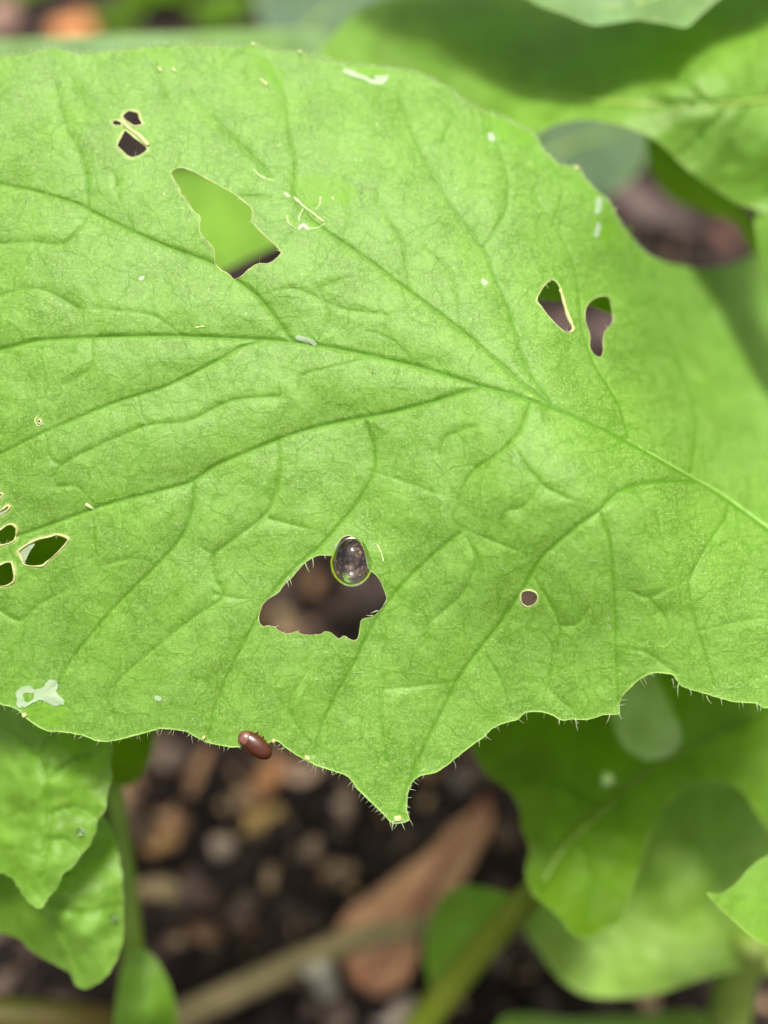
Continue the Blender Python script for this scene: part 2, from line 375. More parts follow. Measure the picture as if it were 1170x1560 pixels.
# ------------------------------------------------------------------ the big eaten leaf
OUT = [(-260, 140), (-150, 105), (-60, 92), (0, 86), (30, 83), (55, 78), (75, 72), (95, 75), (120, 80), (150, 79), (175, 76), (210, 73), (250, 69), (290, 68), (330, 69), (370, 70), (385, 66), (400, 72), (430, 78), (456, 79), (490, 89), (520, 95), (560, 100), (600, 103), (640, 112), (680, 132), (705, 152), (730, 165), (770, 180), (800, 195), (815, 205), (830, 230), (850, 248), (868, 252), (880, 255), (895, 275), (910, 291), (922, 300), (935, 318), (945, 338), (965, 365), (985, 385), (1010, 398), (1035, 404), (1070, 410), (1110, 405), (1140, 392), (1170, 385), (1220, 400), (1290, 480), (1330, 620), (1340, 760), (1320, 900), (1270, 1010), (1210, 1062), (1165, 1078), (1150, 1071), (1120, 1069), (1085, 1060), (1040, 1046), (1031, 1036), (1025, 1028), (1010, 1025), (995, 1025), (975, 1034), (960, 1048), (948, 1060), (944, 1075), (943, 1088), (920, 1089), (895, 1096), (870, 1096), (855, 1097), (840, 1088), (820, 1084), (800, 1086), (788, 1096), (770, 1101), (750, 1110), (735, 1124), (715, 1138), (690, 1158), (665, 1176), (640, 1182), (628, 1192), (621, 1210), (620, 1235), (622, 1250), (598, 1254), (590, 1246), (570, 1226), (545, 1202), (530, 1183), (510, 1175), (480, 1165), (455, 1152), (432, 1136), (420, 1128), (405, 1133), (385, 1135), (355, 1138), (340, 1136), (320, 1132), (300, 1124), (285, 1115), (265, 1111), (245, 1110), (225, 1115), (200, 1122), (175, 1128), (150, 1129), (125, 1120), (95, 1115), (70, 1113), (45, 1098), (25, 1080), (0, 1072), (-40, 1060), (-150, 1000), (-300, 880), (-420, 600), (-380, 350)]
H1a = [(171, 186), (176, 183), (185, 186), (184, 191), (175, 191)]
H1b = [(186, 178), (196, 169), (210, 172), (213, 180), (217, 190), (205, 192), (195, 186)]
H1c = [(191, 199), (205, 210), (220, 221), (224, 228), (213, 236), (200, 239), (188, 232), (179, 222), (184, 210)]
H2 = crop(240, 230, 3.656, [(75, 120), (110, 95), (150, 95), (210, 120), (300, 170), (380, 215), (450, 255), (490, 290), (520, 320), (530, 360), (520, 390), (545, 420), (580, 455), (625, 500), (660, 530), (690, 565), (660, 600), (620, 625), (560, 630), (520, 650), (490, 680), (435, 715), (400, 690), (350, 660), (318, 620), (318, 560), (300, 525), (260, 490), (235, 450), (235, 370), (210, 340), (170, 290), (130, 240), (120, 200), (90, 160)])
H3 = crop(380, 780, 4.875, [(70, 780), (100, 690), (150, 640), (210, 600), (260, 540), (330, 470), (400, 390), (470, 340), (520, 322), (580, 322), (625, 318), (640, 260), (690, 192), (740, 176), (800, 210), (840, 270), (855, 340), (875, 410), (930, 460), (975, 520), (1000, 580), (1015, 640), (1000, 690), (960, 740), (920, 775), (840, 795), (825, 830), (815, 900), (800, 945), (770, 955), (735, 940), (700, 922), (665, 940), (630, 915), (600, 895), (560, 888), (530, 905), (480, 910), (430, 912), (380, 905), (350, 888), (300, 905), (260, 900), (220, 880), (180, 850), (140, 845), (100, 850), (75, 820)])
H4a = crop(0, 740, 7.3125, [(205, 735), (250, 690), (330, 640), (390, 610), (450, 590), (560, 565), (640, 545), (730, 570), (760, 600), (720, 660), (650, 740), (580, 800), (520, 850), (480, 890), (400, 897), (310, 890), (265, 870), (235, 800)])
H4b = crop(0, 740, 7.3125, [(-300, 520), (0, 490), (60, 450), (130, 430), (180, 465), (190, 520), (165, 600), (110, 640), (0, 665), (-200, 690)])
H4c = crop(0, 740, 7.3125, [(-200, 900), (0, 880), (60, 855), (120, 855), (150, 920), (165, 1000), (150, 1070), (80, 1110), (0, 1120), (-150, 1130)])
H4d = crop(0, 740, 7.3125, [(-60, 340), (0, 280), (40, 255), (90, 222), (118, 235), (80, 275), (30, 315), (0, 330)])
H4e = crop(0, 740, 7.3125, [(-90, 120), (-20, 95), (25, 85), (30, 100), (10, 135), (-20, 180), (-90, 200)])
H5 = crop(780, 400, 6.5, [(245, 375), (280, 290), (330, 215), (400, 170), (450, 205), (490, 290), (515, 400), (545, 500), (580, 580), (600, 650), (580, 685), (540, 690), (490, 660), (430, 605), (370, 540), (300, 450)])
H6 = crop(780, 400, 6.5, [(730, 460), (770, 390), (830, 350), (900, 330), (960, 345), (980, 420), (1000, 520), (995, 590), (960, 640), (915, 690), (900, 780), (905, 870), (885, 930), (855, 935), (800, 890), (770, 820), (770, 720), (730, 590), (720, 520)])
H7 = [(793, 907), (797, 901), (806, 899), (816, 903), (819, 910), (815, 920), (804, 924), (795, 919)]
H8 = [(57, 641), (60, 639), (63, 641), (62, 645), (58, 645)]
MID = [(1420, 960), (1300, 900), (1200, 830), (1140, 785), (1090, 750), (1040, 722), (980, 688), (920, 655), (850, 625), (780, 602), (720, 585), (640, 560), (560, 541), (480, 526), (420, 519), (340, 515), (250, 512), (150, 514), (60, 519), (0, 533), (-150, 560), (-350, 600)]
MAJOR = [(MID, 8),
  ([(445, 520), (420, 485), (390, 450), (350, 420), (320, 400), (260, 378), (200, 352), (140, 323), (120, 312), (60, 293), (0, 280), (-100, 255)], 6.5),
  ([(848, 622), (800, 588), (760, 553), (700, 502), (620, 442), (560, 396), (510, 362), (470, 332), (448, 300), (450, 255), (440, 200), (430, 140), (400, 90)], 5.5),
  ([(840, 612), (812, 575), (792, 530), (776, 472), (752, 420), (735, 378), (700, 332), (672, 290), (640, 232), (610, 150)], 5),
  ([(957, 670), (945, 625), (930, 596), (905, 556), (886, 500), (878, 420), (850, 350), (815, 300)], 5),
  ([(1050, 726), (1060, 640), (1030, 540), (1000, 470)], 5.5),
  ([(730, 590), (660, 612), (600, 628), (513, 644), (446, 662), (374, 690), (328, 710), (287, 736), (169, 767), (67, 803), (0, 826), (-100, 870)], 7),
  ([(808, 612), (803, 628), (790, 660), (760, 690), (718, 720), (696, 762)], 5.5), ([(700, 812), (660, 845), (621, 882), (585, 925), (560, 968), (545, 1000), (520, 1045), (492, 1100), (478, 1150)], 5),
  ([(1060, 735), (1026, 733), (975, 738), (939, 751), (914, 777), (878, 803), (826, 849), (801, 890), (760, 951), (708, 1018), (680, 1070), (650, 1130), (625, 1190), (608, 1240)], 7),
  ([(914, 780), (929, 828), (934, 890), (937, 951), (938, 1013), (942, 1075)], 5),
  ([(1110, 765), (1103, 790), (1078, 828), (1052, 880), (1052, 910), (1062, 956), (1078, 1008), (1088, 1045)], 5),
  ([(556, 640), (569, 685), (569, 720), (544, 767), (492, 828), (466, 850), (430, 885), (408, 915), (385, 955), (354, 1015), (328, 1075), (318, 1125)], 5),
  ([(295, 733), (295, 767), (277, 818), (236, 864), (169, 931), (103, 1013), (80, 1060)], 5),
  ([(400, 519), (365, 530), (340, 545), (300, 566), (250, 590), (180, 612), (120, 636), (60, 662), (0, 692), (-80, 730)], 4.5)]
MINOR = [([(425, 604), (354, 610), (287, 641), (225, 648), (154, 677), (92, 710), (86, 740), (118, 742), (150, 775)], 4), ([(423, 670), (426, 720), (405, 782), (328, 844), (328, 880), (338, 910), (287, 946), (205, 1013), (165, 1055), (170, 1090)], 4.2),
  ([(210, 605), (216, 630), (224, 648)], 3.5), ([(548, 548), (500, 560), (462, 572), (455, 600)], 3.5), ([(70, 660), (76, 695), (92, 710)], 3.5), ([(410, 790), (450, 800), (490, 810)], 3.5), ([(277, 816), (320, 842)], 3), ([(143, 790), (145, 840), (140, 850)], 3.5), ([(0, 930), (30, 945), (60, 920), (110, 895)], 3.5),
  ([(328, 905), (370, 912), (410, 905)], 3.5), ([(790, 690), (805, 715), (821, 736), (796, 772), (767, 782), (760, 828)], 4), ([(821, 736), (857, 756), (905, 770)], 3.2), ([(668, 690), (680, 665), (720, 650), (700, 652)], 3.5), ([(560, 715), (620, 735), (690, 762)], 3), ([(712, 818), (724, 854), (703, 905), (652, 951), (644, 985)], 4), ([(696, 762), (692, 795), (760, 828), (820, 850)], 3.2),
  ([(815, 880), (852, 951), (842, 1013)], 3.8), ([(852, 953), (880, 950), (898, 925)], 3.2), ([(960, 900), (990, 910), (1030, 890), (1050, 880)], 3.5), ([(990, 910), (1015, 945), (1020, 975)], 3.2), ([(1000, 780), (1008, 820), (1020, 850)], 3.4), ([(940, 985), (985, 995), (1030, 1025)], 3.2), ([(1066, 960), (1110, 950), (1165, 940)], 3.2),
  ([(742, 1000), (765, 1040), (778, 1085)], 4), ([(700, 1035), (640, 1045), (580, 1050)], 3.2), ([(590, 1160), (580, 1090), (585, 1030)], 3.5), ([(1078, 828), (1120, 850), (1170, 870)], 3.2), ([(842, 1013), (838, 1050), (870, 1080)], 3.2),
  ([(140, 323), (100, 370), (50, 368), (0, 372)], 4), ([(135, 315), (128, 250), (100, 190), (85, 130)], 4.2), ([(412, 268), (370, 225), (330, 185), (290, 140)], 4.6), ([(205, 350), (180, 300), (175, 270)], 3), ([(736, 376), (770, 320), (772, 265), (752, 205), (745, 170)], 4.4), ([(250, 150), (235, 100)], 3.4), ([(130, 160), (110, 120), (100, 95)], 3.4),
  ([(620, 440), (615, 380), (585, 330), (570, 290)], 3.6), ([(360, 300), (400, 300), (446, 305)], 3.4), ([(390, 450), (450, 440), (520, 470), (590, 480)], 3.4), ([(700, 500), (690, 430), (650, 380)], 3.4), ([(480, 526), (500, 480), (490, 440), (540, 420)], 3.2), ([(280, 512), (230, 480), (140, 470)], 3.6), ([(140, 514), (138, 560), (100, 585)], 3.4), ([(120, 470), (60, 440), (0, 450)], 3.6), ([(280, 520), (285, 545), (265, 575)], 3.2), ([(640, 560), (600, 520), (560, 505)], 3.2), ([(840, 345), (855, 300), (850, 270)], 3.4), ([(690, 170), (670, 230), (672, 290)], 3), ([(520, 370), (530, 330), (520, 290)], 3), ([(240, 864), (215, 850), (160, 860)], 3), ([(480, 1140), (440, 1080), (470, 1020)], 3.2), ([(960, 668), (900, 690), (860, 660)], 3)]
CTRL = [(585, 700, 10.5), (300, 700, 10.5), (0, 600, 10.58), (-400, 600, 11.4), (600, 1240, 10.48), (300, 1000, 10.5), (850, 1000, 10.45), (1170, 1070, 10.5), (0, 1080, 10.85), (-150, 900, 10.9), (0, 90, 11.3), (200, 72, 11.45), (400, 70, 11.6), (640, 110, 11.8), (930, 310, 12.1), (800, 400, 11.0), (600, 400, 10.78), (300, 300, 10.9), (0, 330, 10.85), (1000, 700, 10.75), (1170, 820, 11.15), (1060, 560, 13.3), (1170, 520, 15.2), (1100, 405, 15.6), (985, 480, 12.3), (990, 385, 13.0), (1170, 660, 13.6), (1100, 900, 10.5), (1300, 500, 16), (1300, 900, 11.3), (1400, 700, 12.6)]
THIN = [[(455, 272), (480, 265), (510, 268), (535, 280), (548, 297), (530, 310), (495, 312), (470, 318), (455, 305), (450, 288)], [(436, 325), (450, 330), (470, 340), (490, 342), (470, 349), (450, 348), (437, 338)],
  [(220, 76), (262, 76), (266, 90), (255, 106), (245, 100), (232, 98)], [(374, 72), (402, 80), (412, 95), (430, 108), (434, 130), (424, 146), (412, 125), (402, 108), (385, 100)], [(535, 100), (585, 104), (588, 112), (570, 118), (550, 112)], [(80, 76), (102, 78), (104, 96), (92, 94)], [(40, 1080), (70, 1072), (98, 1076), (104, 1095), (84, 1108), (60, 1106)], [(740, 175), (795, 196), (812, 215), (790, 222), (752, 200)], [(918, 340), (930, 335), (938, 350), (925, 372), (915, 365)]]
MAIN = Leaf('leaf', 'large light green hairy leaf riddled with ragged eaten holes, filling the middle', OUT, CTRL, M_MAIN,
            holes=[(H1a, .6), (H1b, .6), (H1c, .6), (H2, 1.6), (H3, 1.0), (H4a, .5), (H4b, .5), (H4c, .5), (H4d, .4), (H4e, .4), (H5, .6), (H6, .6), (H7, .7), (H8, .2)],
            major=MAJOR, minor=MINOR, spacing=2.6, jag=1.3, groove=3.4, bulge=7.0, thin=THIN, rough_amp=3.4, fine_box=True, rim_w=4.5)
ROOT = MAIN.root
M_MAIN_RIB = plain('midrib_green', (.165, .32, .05), (.20, .35, .07), .5, 6, .2, .35, .0001)
# pale callus along the bites, green thickened margin round the outside
rim_w = [1.5, 1.5, 1.6, .9, .55, 2.6, 2.9, 2.2, 2.2, 2.2, 1.0, .6, 1.5, 1.8]
for h, w in zip(MAIN.holes, rim_w):
    r = np.array([w*(1+1.1*noise.noise((p[0]*.07, p[1]*.07, 4.4))) for p in h])
    V, F = tube(MAIN.on(h, .3), np.maximum(r*.62, .15)*PXCM, 6, closed=True); new_obj('hole_rim', V, F, M_RIM, ROOT)
o = MAIN.out; r = np.array([.85*(1+.8*noise.noise((p[0]*.03, p[1]*.03, 4.4))) for p in o])
V, F = tube(MAIN.on(o, .2), np.maximum(r, .3)*PXCM, 6, closed=True); new_obj('leaf_margin', V, F, M_EDGE, ROOT)
# thick rim beside the long hole, strand across the small hole, raised line on the midrib
def stroke(name, pts, w0, w1, mat, lift=.5, flat=.6, wob=.5):
    q = spline(pts, 2.0, closed=False); n = len(q); t = np.linspace(0, 1, n)
    r = (w0+(w1-w0)*t)*np.array([1+wob*noise.noise((p[0]*.13, p[1]*.13, 7.7)) for p in q]); r[0] *= .4; r[-1] *= .4
    V, F = tube(MAIN.on(q, lift), np.maximum(r, .2)*PXCM, 7, flat=flat); return new_obj(name, V, F, mat, ROOT)
stroke('hole_rim', [(853, 440), (858, 456), (863, 474), (869, 490), (874, 501), (869, 506)], 1.8, 3.4, M_RIM)
stroke('vein_strand', [(186, 184), (197, 196), (211, 206), (226, 222)], 2.2, 3.4, M_RIM, lift=1.5)
stroke('midrib', [(1200, 828), (1140, 783), (1090, 748), (1040, 720), (980, 686), (920, 653), (850, 623), (780, 600), (720, 583), (640, 558), (560, 540), (480, 525), (420, 518), (340, 514), (300, 513)], 4.2, 1.3, M_MAIN_RIB, lift=-3.9, flat=.8, wob=.2)
def film(poly, mat=None, lift=-1.0, jag=0, nm='dried_film'):
    q = spline(poly, 2.5, jag=jag, seed=len(bpy.data.objects)); c = q.mean(0); Q = np.vstack([[c], q]); V = MAIN.on(Q, lift); n = len(q)
    new_obj(nm, V, [(0, 1+i, 1+(i+1) % n) for i in range(n)], mat or M_FILM, ROOT)
for pts, w in (([(453, 515), (466, 518), (480, 524)], 4.2), ([(214, 425), (219, 423)], 3.4), ([(298, 499), (311, 497)], 2.4), ([(735, 427), (741, 431)], 4), ([(746, 204), (750, 213)], 4.4), ([(912, 302), (909, 324)], 4.4), ([(911, 342), (908, 358)], 4.6), ([(130, 768), (143, 776)], 2.4), ([(154, 773), (156, 775)], 2.2),  # scars and specks; upright pair near the upper right edge paints glints
               ([(447, 300), (462, 314), (478, 326), (493, 338)], 2.4), ([(488, 299), (487, 312), (480, 320)], 1.8), ([(462, 318), (455, 332), (458, 338)], 1.7), ([(456, 347), (462, 343), (470, 348)], 3.3), ([(437, 328), (440, 340), (452, 349)], 1.4), ([(470, 349), (484, 347), (496, 341)], 1.5), ([(505, 300), (508, 306)], 2.4), ([(434, 295), (439, 300)], 3),
               ([(386, 258), (396, 268), (410, 274), (420, 276)], 1.8), ([(525, 108), (545, 114), (560, 120), (575, 126), (588, 122)], 3.4), ([(572, 118), (590, 118)], 3), ([(40, 1052), (50, 1053)], 3), ([(80, 1040), (83, 1048)], 3), ([(86, 1068), (97, 1073)], 2.6), ([(480, 1033), (485, 1036)], 1.6), ([(238, 1062), (244, 1066)], 3.4),
               ([(384, 880), (388, 881)], 0), ([(391, 877), (393, 879)], 2.2), ([(602, 904), (604, 905)], 1.8), ([(786, 778), (788, 780)], 1.6), ([(575, 830), (582, 846), (584, 856)], 1.5), ([(60, 632), (53, 640), (58, 649), (66, 645)], 1.5)):
    if w >= 3:
        q = np.array(pts, float); d = q[-1]-q[0]; L = np.linalg.norm(d)+1e-6; u = d/L; nn = np.array([-u[1], u[0]])
        film([q[0]-u*w*.7]+[p+nn*w*random.uniform(.6, 1.15) for p in q]+[q[-1]+u*w*.7]+[p-nn*w*random.uniform(.6, 1.15) for p in q[::-1]], M_PATCH, .9, 2.6, 'pale_scar_glint')
    elif w: stroke('pale_scar_glint', pts, w*.85, w*.65, M_SCAR, lift=.4, flat=.35, wob=.9)
for pts, w in (([(240, 102), (246, 110)], 2.6), ([(262, 104), (268, 110)], 2.6), ([(396, 120), (408, 130)], 2.4), ([(882, 253), (876, 257)], 3.2), ([(152, 1128), (150, 1130)], 4.2), ([(308, 1123), (313, 1125)], 4.2), ([(414, 1128), (420, 1130)], 4.2), ([(465, 1152), (472, 1158)], 3.6), ([(384, 66), (388, 70)], 3.5), ([(455, 78), (458, 82)], 4.2), ([(34, 1088), (40, 1092)], 4.2), ([(600, 1248), (612, 1246)], 4)):
    stroke('margin_gland', pts, w, w, M_RIM, lift=.8, flat=.8, wob=.3)
film(H4d); film(H4e); film(crop(0, 740, 7.3125, [(195, 745), (250, 690), (340, 640), (390, 650), (340, 720), (300, 800), (270, 860), (235, 820)]))
film([(28, 1052), (44, 1044), (60, 1050), (74, 1036), (88, 1036), (86, 1054), (98, 1070), (84, 1076), (64, 1066), (48, 1072), (30, 1078), (24, 1068)], M_PATCH, 1.2, 4.5, 'pale_scar_glint')
# hairs
mb = MB()
def hair(q, dirv, L, w, dz0=.0, lift=.3, bend=0.0):
    q = np.asarray(q, float); dirv = np.asarray(dirv, float); nrm = np.array([-dirv[1], dirv[0]])
    ts = (0, .35, .7, 1); pts = [q+dirv*L*t+nrm*bend*L*t*t for t in ts]
    d = MAIN.depth([q])[0][0]; P = np.array([at(p[0], p[1], d-(lift*.2+L*t*dz0)*PXCM) for p, t in zip(pts, ts)])
    mb.add(*tube(P, np.array([1, .75, .45, .12])*w*PXCM, 4, cap=False))
o = MAIN.out; T = np.roll(o, -1, 0)-np.roll(o, 1, 0); T /= np.linalg.norm(T, axis=1)[:, None]; NO = np.stack([T[:, 1], -T[:, 0]], -1)
for i, p in enumerate(o):
    x, y = p
    if not (-20 < x < 1190): continue
    n = NO[i]
    if y < 420 and x < 1000: dens, L = 1.1, 9
    elif y > 1000 and x > 640: dens, L = .14, 17
    elif 420 < x <= 640 and y > 1100: dens, L = .5, 14
    elif 220 < x <= 420 and y > 1050: dens, L = .55, 13
    elif y > 1000: dens, L = .35, 12
    else: dens, L = .25, 10
    while dens > 0:
        if random.random() < dens:
            a = random.gauss(0, .45); d = np.array([n[0]*math.cos(a)-n[1]*math.sin(a), n[0]*math.sin(a)+n[1]*math.cos(a)]); d = d+np.array([0, .25 if y > 800 else -.1]); d /= np.linalg.norm(d)
            hair(p-n*random.uniform(0, 4), d, L*random.uniform(.2, 1.0), random.uniform(.35, .6), random.uniform(-.3, .6), bend=random.uniform(-.55, .55))
        dens -= 1
for q, d, L in (((877, 1094), (.02, 1), 22), ((852, 1095), (0, 1), 11), ((1024, 1034), (.4, 1), 14), ((1034, 1040), (-.25, 1), 24), ((1076, 1060), (.35, 1), 16), ((1098, 1062), (.15, 1), 15), ((1130, 1068), (.4, 1), 12), ((1152, 1070), (.3, 1), 16), ((1160, 1072), (-.2, 1), 14), ((942, 1086), (.5, .9), 13), ((729, 1125), (.2, 1), 15), ((600, 1250), (-.35, 1), 18), ((616, 1248), (-.9, .35), 22),
                ((476, 850), (.25, 1), 17), ((465, 858), (.35, 1), 17), ((441, 880), (.35, 1), 14), ((437, 884), (.45, 1), 12), ((460, 858), (-.7, .8), 18), ((440, 878), (-.7, .8), 18), ((576, 930), (-1, .25), 14), ((590, 915), (-.8, .7), 13), ((568, 938), (-1, .1), 12), ((262, 255), (-.1, -1), 16), ((256, 288), (-.8, .7), 15), ((390, 338), (-1, .05), 14)):
    d = np.array(d, float); d /= np.linalg.norm(d); hair(q, d, L*.9, .8, .25, bend=random.uniform(-.25, .25))
for h in MAIN.holes:
    c = h.mean(0)
    for p in h:
        if len(h) > 60 and random.random() < .035:
            d = c-p; d /= np.linalg.norm(d)+1e-6; a = random.gauss(0, .6); d = np.array([d[0]*math.cos(a)-d[1]*math.sin(a), d[0]*math.sin(a)+d[1]*math.cos(a)]); hair(p, d, random.uniform(4, 9), .55, .4)
k = 0
while k < 240:                                          # fine hairs lying on the blade, most of them towards its far edge
    x, y = random.uniform(0, 1000), (random.uniform(75, 420) if k % 4 else random.uniform(420, 1180))
    if y < 75+max(0, x-600)*.6 or any(inside(np.array([[x, y]]), h)[0] for h in MAIN.holes) or not inside(np.array([[x, y]]), MAIN.out)[0]: continue
    a = random.gauss(-1.45, .35) if y < 420 else random.uniform(-3, 0); hair((x, y), (math.cos(a), math.sin(a)), random.uniform(9, 22), random.uniform(.3, .5), random.uniform(.2, .8), .4, random.uniform(-.25, .25)); k += 1
o = mb.build('hairs', M_HAIR, ROOT); o['kind'] = 'stuff'

# ------------------------------------------------------------------ dew drop in the middle hole, small brown bug under the edge
dc = at(536, 856, MAIN.tps([(536, 856)])[0]-.015)
V = ICO3[0].copy(); bm = bmesh.new(); bmesh.ops.create_uvsphere(bm, u_segments=48, v_segments=32, radius=1)
V = np.array([v.co[:] for v in bm.verts]); F = [tuple(v.index for v in f.verts) for f in bm.faces]; bm.free()
rx, ry, rz = 33*PXCM, 38*PXCM, 25*PXCM; ty = V[:, 1]
V = dc + V[:, :1]*RT*rx*(1-.16*np.clip(ty, 0, 1))[:, None] + V[:, 1:2]*UP*ry + V[:, 2:]*(-FW)*rz
o = new_obj('dew_drop', V, F, M_WATER); tag(o, 'clear round dew drop hanging in the middle hole of the eaten leaf', 'water drop')

bug_d = MAIN.tps([(390, 1137)])[0]-.06
bug = empty('bug', at(392, 1137, bug_d), 'tiny glossy reddish brown oval bug clinging to the lower leaf edge', 'bug')
bb = NB('bug_shell'); tc = bb.n('ShaderNodeTexCoord'); fz = bb.noise(tc.outputs['Object'], 900, 3)[0]
M_BUG = bb.done(bb.principled(bb.mix(fz, (.030, .007, .0015), (.075, .020, .004)), .24, .5, Coat_Weight=.3))
M_BUG_SHEEN = bb = plain('bug_head_sheen', (.16, .065, .045), (.06, .02, .01), .15, 9, .1, .8, .00005)  # whitish sheen of the head end put into its paler colour
ax = np.array([math.cos(math.radians(38)), math.sin(math.radians(38))])    # pixel-space long axis, down to the right
def bug_lump(c, a, bq, dz, taper=0, grooves=0):
    V = ICO3[0]*1.0; V = V.copy(); t = V[:, 0].copy()
    s = (1-taper*t)*(1-.05*grooves*np.abs(np.sin(t*9)))
    X = RT*ax[0]-UP*ax[1]; Yv = RT*ax[1]+UP*ax[0]
    return at(*c, bug_d-dz) + (t*a*PXCM)[:, None]*X + (V[:, 1]*s*bq*PXCM)[:, None]*Yv + (V[:, 2]*s*bq*.8*PXCM)[:, None]*(-FW), ICO3[1]
new_obj('body', *bug_lump((389, 1135), 30, 16, 0, -.02, .6), M_BUG, bug)
new_obj('head', *bug_lump((374, 1125), 12, 12.2, .012, -.1), M_BUG_SHEEN, bug)
for sgn, off in ((1, -9), (1, 2), (-1, -6), (-1, 5)):
    c = np.array((388, 1134))+ax*off; n = np.array((ax[1], -ax[0]))*sgn
    V, F = tube(np.array([at(*(c+n*10), bug_d), at(*(c+n*17), bug_d-.02), at(*(c+n*19+ax*5), bug_d+.05)]), [1.3*PXCM, 1.0*PXCM, .5*PXCM], 6); new_obj('leg', V, F, M_BUG, bug)

# ------------------------------------------------------------------ the other leaves
def plane_ctrl(pts): return pts
# behind the long hole
Leaf('leaf', 'bright green leaf showing through the long slanting hole', [(235, 250), (270, 215), (330, 215), (400, 245), (470, 330), (450, 359), (405, 382), (366, 400), (339, 413), (308, 428), (270, 390), (250, 320)], [(250, 240, 17.6), (330, 220, 18), (450, 330, 16.6), (340, 412, 15.6), (430, 375, 15.6), (270, 380, 16)], M_LIT, major=[([(300, 225), (350, 320), (380, 390)], 6)], spacing=7, seed=11, midrib=[(300, 225), (350, 320), (375, 385)], mid_r=.03)
# behind the pair of holes at right
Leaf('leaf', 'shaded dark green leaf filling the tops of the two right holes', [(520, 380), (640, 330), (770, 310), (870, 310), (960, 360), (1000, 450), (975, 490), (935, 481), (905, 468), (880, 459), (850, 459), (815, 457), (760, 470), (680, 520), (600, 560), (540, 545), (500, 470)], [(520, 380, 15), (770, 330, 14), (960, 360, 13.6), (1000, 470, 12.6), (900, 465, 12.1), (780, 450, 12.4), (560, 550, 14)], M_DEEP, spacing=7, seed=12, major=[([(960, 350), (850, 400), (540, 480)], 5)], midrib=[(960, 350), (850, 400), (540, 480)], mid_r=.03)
# left, below the cluster of small holes
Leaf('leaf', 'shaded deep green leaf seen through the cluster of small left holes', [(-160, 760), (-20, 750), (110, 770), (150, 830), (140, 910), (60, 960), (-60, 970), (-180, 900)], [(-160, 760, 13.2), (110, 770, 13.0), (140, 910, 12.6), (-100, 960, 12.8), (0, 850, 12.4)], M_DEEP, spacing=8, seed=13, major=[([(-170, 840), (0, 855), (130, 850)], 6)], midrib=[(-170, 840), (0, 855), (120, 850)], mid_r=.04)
# upper right: big cupped leaf, the leaf hanging over it, folds and edges
Leaf('leaf', 'broad cupped leaf at upper right with a shaded hollow and pale lower flap', [(488, 92), (505, 55), (545, 15), (600, -10), (700, -60), (900, -120), (1100, -90), (1260, 0), (1270, 180), (1190, 320), (1130, 312), (1105, 298), (1070, 276), (1040, 252), (1012, 224), (985, 206), (950, 192), (915, 185), (880, 183), (850, 188), (830, 197), (810, 212), (760, 260), (650, 200), (560, 150)],
     [(490, 90, 15.6), (600, 0, 15.8), (700, 60, 15.0), (850, 60, 15.6), (760, 170, 13.8), (880, 185, 13.4), (980, 205, 13.3), (1050, 110, 13.2), (1120, 200, 13.2), (1130, 310, 13.6), (1260, 100, 13.8), (900, -120, 17.5), (1100, -80, 16), (650, 200, 14.6), (960, 130, 13.7)], M_LIT, spacing=7, seed=14, jag=1.5, rough_amp=9, groove=7, bulge=9,
     major=[([(1200, 150), (1100, 160), (980, 160), (860, 150), (740, 120), (600, 70)], 7), ([(1080, 160), (1030, 120), (1010, 90)], 5), ([(1110, 165), (1060, 215), (1030, 240)], 5), ([(1140, 165), (1110, 230), (1100, 280)], 5), ([(860, 150), (840, 175)], 4)], midrib=[(1200, 150), (1100, 160), (980, 160), (860, 150), (740, 120), (600, 70)], mid_r=.06)
Leaf('leaf', 'pale leaf tip hanging over the shaded hollow at the top right corner', [(540, -160), (660, -90), (740, -40), (790, -12), (820, 8), (860, 22), (900, 38), (930, 36), (970, 30), (1010, 36), (1045, 42), (1060, 30), (1085, 8), (1120, -20), (1180, -50), (1280, -110), (1100, -250), (850, -200)], [(540, -160, 14.6), (820, 8, 13.0), (930, 36, 12.9), (1050, 40, 12.8), (1180, -50, 13.2), (900, -150, 14.6), (1300, -80, 14.2)], M_PALE, spacing=8, seed=15, rough_amp=7, major=[([(1180, -110), (1080, -40), (980, 5), (880, 18)], 6)], midrib=[(1180, -110), (1080, -40), (980, 5), (880, 18)], mid_r=.05)
Leaf('leaf', 'narrow folded green lobe above the brown bark at right', [(985, 205), (1010, 208), (1050, 240), (1095, 280), (1140, 330), (1165, 375), (1150, 385), (1120, 340), (1090, 330), (1060, 318), (1030, 308), (1005, 285), (988, 250)], [(985, 205, 15.5), (1050, 240, 15.0), (1140, 330, 14.6), (1160, 380, 14.5), (1005, 285, 16.6), (1060, 315, 16.4), (1100, 330, 15.6)], M_LIT, spacing=6, seed=16, rough_amp=4, major=[([(1000, 220), (1080, 280), (1150, 360)], 5)], midrib=[(1150, 360), (1080, 280), (1000, 220)], mid_r=.04)
Leaf('leaf', 'upright pale leaf edge along the right side above the big leaf', [(1180, 150), (1166, 190), (1158, 240), (1152, 290), (1150, 340), (1156, 380), (1166, 420), (1176, 470), (1200, 520), (1300, 480), (1320, 250), (1250, 140)], [(1150, 190, 14), (1136, 330, 13.8), (1165, 470, 13.8), (1300, 450, 12.8), (1300, 200, 12.9)], M_LIT, spacing=7, seed=17, rough_amp=6, major=[([(1260, 500), (1230, 350), (1220, 180)], 6)], midrib=[(1260, 500), (1230, 350), (1220, 180)], mid_r=.05)
